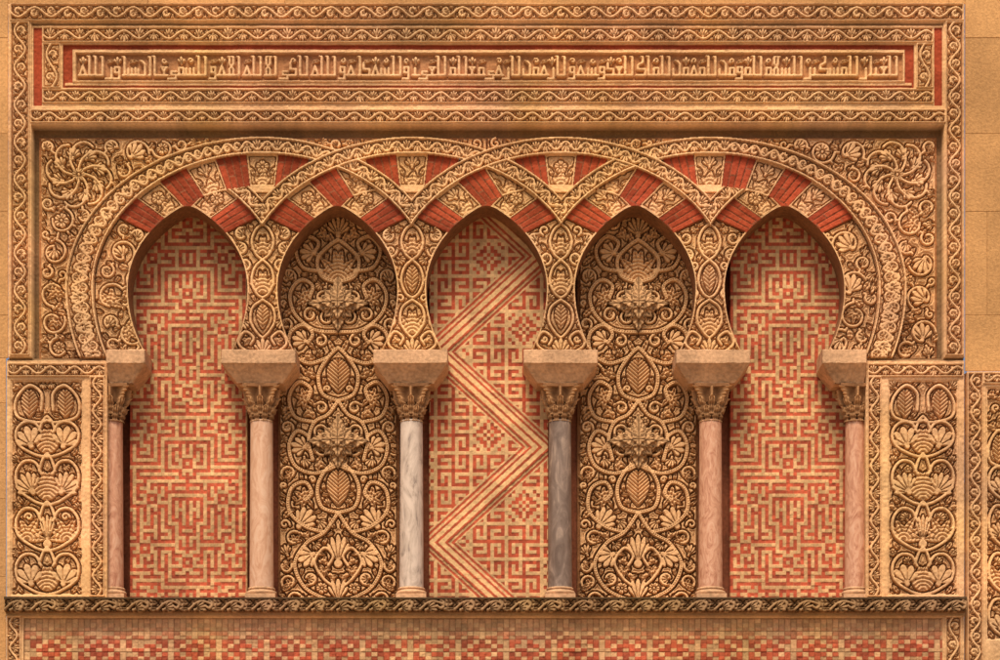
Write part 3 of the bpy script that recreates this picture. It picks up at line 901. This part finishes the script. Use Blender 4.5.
# bay 3 : one wide zigzag band, hooked keys and stars in the triangles
cv=Cv(428,190,549,612); vx,vy=np.meshgrid(cv.x,cv.y)
def tri(t): return np.abs(((t)%2)-1)
cx=488.5
half=97.; AM=106.; BW=8.0
sl=math.cos(math.atan(AM/half))
zz=(tri((vy-254)/half)-.5)*AM
a1=np.abs((vx-cx-zz)*sl)
cs=3.6
I=np.floor((vx-cx)/cs+304.5).astype(int); J=np.floor((vy-254)/cs+304).astype(int)
red=keyfun(I,J)
band=(a1<BW)
red=np.where((a1<BW+5.0),(a1>BW+2.2)&(a1<BW+4.6),red)
red=np.where((a1>=BW+4.6)&(a1<BW+6.4),False,red)
red=np.where(band,(a1>BW-2.4)|(a1<1.3),red)
rn=jit(I,J,5); band_s=np.floor(vy/7.).astype(int); rnb=jit(band_s,band_s*0+3,2)
cpink=np.array([.60,.37,.175])
bb=band[...,None]
col=np.where(red[...,None],RED*1.22*(.75+.5*np.where(a1<BW+5,rnb,rn)[...,None])+.010,np.where(bb,CREAM*1.08,cpink*(.76+.3*rn[...,None])))
h=np.where(band,1.2,np.where(red,.0,.35))+rn*.4; h[:,0]=h[:,-1]=-5
col=col*(1+lownoise(col.shape[:2],40,.35)+lownoise(col.shape[:2],9,.28))[...,None]
o=board('brick_mosaic_panel',cv,h,col,MATS['brick'],BH); tag(o,'tall blind panel of diagonal cream bands and red hooked fret mosaic','mosaic panel','brick mosaic panels in the arcade')

# ------------------------------------------------------------ columns
def lathe(name,prof,n,mat,c,mod=None,colf=None):
    V=[];F=[];CCc=[]
    for j,(y,r) in enumerate(prof):
        for k in range(n):
            a=2*pi*k/n; rr=r if mod is None else mod(a,j/(len(prof)-1),r)
            if colf is not None: CCc.append(colf(rr-r))
            V.append(((c[0]+rr*math.cos(a)-500)/100,-(c[1]+rr*math.sin(a))/100,(660-y)/100))
    for j in range(len(prof)-1):
        for k in range(n): F.append((j*n+k,j*n+(k+1)%n,(j+1)*n+(k+1)%n,(j+1)*n+k))
    return mkmesh(name,V,F,np.array(CCc) if colf is not None else None,True,mat)
CH=-21
def capmod(a,v,r):
    o=-2.2
    def tier(v0,v1,ph,amp):
        if v<v0 or v>v1: return -3
        t=(v-v0)/(v1-v0); w=abs(((a/(2*pi)*8+ph)%1)-.5)*2
        lim=(1-.60*t**3)*(.86+.14*math.cos(t*22))
        p=max(0,1-w/lim)
        if p<=0: return -3
        return amp*(.20+.80*t**2.2)*min(1,p*3)**.5*(1+.30*math.cos(w*15)) + (.6*math.cos(t*18))
    o=max(o,tier(0,.46,0,5.0),tier(.2,.74,.5,6.5))
    d=((a-pi/4)%(pi/2)); d=min(d,pi/2-d)
    if v>.55:
        t=(v-.55)/.45; o=max(o,(3+10*t**1.5)*math.exp(-(d/.15)**2)*(1+.15*math.cos(v*70)))
    d2=(a%(pi/2)); d2=min(d2,pi/2-d2)
    if v>.74: o=max(o,5.5*math.exp(-(d2/.11)**2))
    return r-.8+o
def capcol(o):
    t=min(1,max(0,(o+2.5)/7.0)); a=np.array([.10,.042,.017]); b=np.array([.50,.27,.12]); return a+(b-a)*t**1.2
colmats=[M_pink,M_pale,M_white,M_grey,M_pink,M_pink]
clab=['pink marble column partly tucked beside the carved side panel','pale pink marble column with leafy capital','white marble column with dark grey veins and leafy capital',
 'dark grey marble column with leafy capital','speckled pink marble column with leafy capital','pink marble column partly tucked beside the carved side panel']
cxs=[112.5,261.5,411.5,560,710.5,855.5]
for k in range(6):
    cc=500+(cxs[k]-500)*1.009
    E=empty('column',W(cc,598,CH)); tag(E,clab[k],'column','columns of the blind arcade')
    yb=-1.5
    R0=12.2 if k not in (0,5) else 11.0
    ns=30; prof=[(587+yb-(587-418)*j/ns, R0-(1.0*j/ns)) for j in range(ns+1)]
    o=lathe('shaft',prof,48,colmats[k],(cc,CH)); parent(o,E)
    bp=[(589.5,15.8)]
    for q in range(9):
        a=-pi/2+pi*q/8; bp.append((587.3-2.0*math.sin(a),14.4+1.9*math.cos(a)))
    bp+=[(584.8,13.9),(584.2,13.6)]
    for q in range(7):
        a=-pi/2+pi*q/6; bp.append((583.2-1.3*math.sin(a),13.4+1.3*math.cos(a)))
    bp=[(y+yb,r*R0/12.9) for (y,r) in bp]
    o=lathe('base',[(y+4.5,r) for y,r in bp],40,M_imp,(cc,CH)); parent(o,E)
    V=[];F=[]; hp=16*R0/12.9; box(V,F,cc-hp,cc+hp,592.3,598.1,CH-15,CH+hp)
    pl_=mkmesh('plinth',V,F,None,False,M_imp); parent(pl_,E)
    npf=60
    pf=[(418-(418-385)*j/npf, 11.0+3.6*(j/npf)**2) for j in range(npf+1)]
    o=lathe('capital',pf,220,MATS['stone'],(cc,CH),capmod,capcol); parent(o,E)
    V=[];F=[]
    n=64
    for (y,s) in ((385.6,.93),(384.8,1),(382.4,1),(381.6,.97)):
        for q in range(n):
            a=2*pi*q/n; rr=17.5*s/max(math.cos((a+pi/4)%(pi/2)-pi/4),.5)
            rr=rr-2.2*math.cos(2*((a+pi/4)%(pi/2)-pi/4))**4
            V.append(((cc+rr*math.cos(a)-500)/100,-(CH+rr*math.sin(a))/100,(660-y)/100))
    for j in range(3):
        for q in range(n): F.append((j*n+q,j*n+(q+1)%n,(j+1)*n+(q+1)%n,(j+1)*n+q))
    o2=mkmesh('abacus',V,F,None,False,M_cap); l=o2.location.copy(); o2.parent=o; o2.location=l-o.location-E.location
    hl,hr=37,37; bl,br=24,24
    if k==0: hl=cc-107.2; bl=min(bl,hl-.3)
    if k==5: hr=865.8-cc; br=min(br,hr-.3)
    rings=[(350.5,hl,hr,1),(351.3,hl,hr,6.4),(352.0,hl,hr,7),(364.6,hl,hr,7),(365.6,hl-.8,hr-.8,5.6),(373,hl-(hl-bl)*.5,hr-(hr-br)*.5,-.6),(380.5,bl,br,-5.6),(381.7,bl-.6,br-.6,-6.2)]
    V=[];F=[]
    nx=14
    for (y,a,b2,fr) in rings:
        pts=[(cc-a,BK+.5),(cc-a,fr-1)]+[(cc-a+.8+(a+b2-1.6)*q/nx,fr) for q in range(nx+1)]+[(cc+b2,fr-1),(cc+b2,BK+.5)]
        for (x,h) in pts: V.append(W(x+random.uniform(-.2,.2),y+random.uniform(-.35,.35),h+random.uniform(-.25,.25)))
    m_=nx+5
    for j in range(len(rings)-1):
        for q in range(m_-1): F.append((j*m_+q,(j+1)*m_+q,(j+1)*m_+q+1,j*m_+q+1))
    j=(len(rings)-1)*m_
    F.append((j,j+m_-1,j+m_-2,j+1)); F.append((0,1,m_-2,m_-1))
    o=mkmesh('impost',V,F,None,False,M_imp); parent(o,E)

# ------------------------------------------------------------ ashlar wall
V=[];F=[];CC=[]
rr=random.Random(8)
def ash(x0,x1,y0,y1):
    y=-330
    row=0
    while y<1110:
        hh=[96,78,104,88][row%4]; row+=1
        x=-1500-rr.random()*90
        while x<2500:
            w=rr.uniform(110,190)
            a,b,c,d=max(x,x0),min(x+w,x1),max(y,y0),min(y+hh,y1)
            if b-a>2 and d-c>2:
                t=rr.uniform(.88,1.08); cl=(.50*t,.27*t,.105*t); n=len(V); e=.5; hz=rr.uniform(-.2,.2)
                for (px,py) in ((a,d),(b,d),(b,c),(a,c)): V.append(W(px,py,-5.0)); CC.append([q*.92 for q in cl])
                for (px,py) in ((a+e,d-e),(b-e,d-e),(b-e,c+e),(a+e,c+e)): V.append(W(px,py,-4.5+hz)); CC.append(cl)
                F.append((n+4,n+5,n+6,n+7))
                for q in range(4): F.append((n+q,n+(q+1)%4,n+4+(q+1)%4,n+4+q))
            x+=w
        y+=hh
ash(-1200,7,-330,357); ash(-1200,5,357,1108); ash(7,966,-330,2); ash(966,2200,-330,370); ash(1041,2200,370,1108); ash(5,1041,692,1108)
o=mkmesh('ashlar_wall',V,F,np.array(CC),False,MATS['ashlar']); tag(o,'plain ochre ashlar wall surrounding the carved facade','wall')
V=[(-150,-150,-4.5),(150,-150,-4.5),(150,150,-4.5),(-150,150,-4.5)]
o=mkmesh('ground',V,[(0,1,2,3)],None,False,M_ground); o['kind']='structure'

# ------------------------------------------------------------ light + camera
w=bpy.data.worlds.new('World'); scene.world=w; w.use_nodes=True
N=w.node_tree.nodes; bg=N['Background']; sky=N.new('ShaderNodeTexSky'); sky.sky_type='NISHITA'; sky.sun_disc=False
EL=math.radians(59); AZ=math.radians(-12)
sky.sun_elevation=EL; sky.dust_density=5; sky.air_density=.9; sky.ozone_density=.4
sd=(math.sin(AZ)*math.cos(EL),-math.cos(AZ)*math.cos(EL),math.sin(EL))
sky.sun_rotation=math.atan2(sd[0],sd[1])
w.node_tree.links.new(sky.outputs[0],bg.inputs[0]); bg.inputs[1].default_value=.13
from mathutils import Vector
L=bpy.data.lights.new('sun','SUN'); L.energy=3.9; L.angle=math.radians(22); L.color=(1,.86,.69)
lo=bpy.data.objects.new('sun',L); coll.objects.link(lo); lo.rotation_euler=Vector(sd).to_track_quat('Z','Y').to_euler(); lo.location=(-5,-15,20)
cam=bpy.data.cameras.new('camera'); co=bpy.data.objects.new('camera',cam); coll.objects.link(co)
co.location=(0,-CAMD,CAMZ); co.rotation_euler=(pi/2,0,0); cam.lens=36*CAMD/10.0; cam.sensor_width=36
cam.shift_y=(3.3-CAMZ)/10.0; cam.clip_end=1000
scene.camera=co
scene.view_settings.view_transform='Standard'; scene.view_settings.look='None'; scene.view_settings.exposure=0
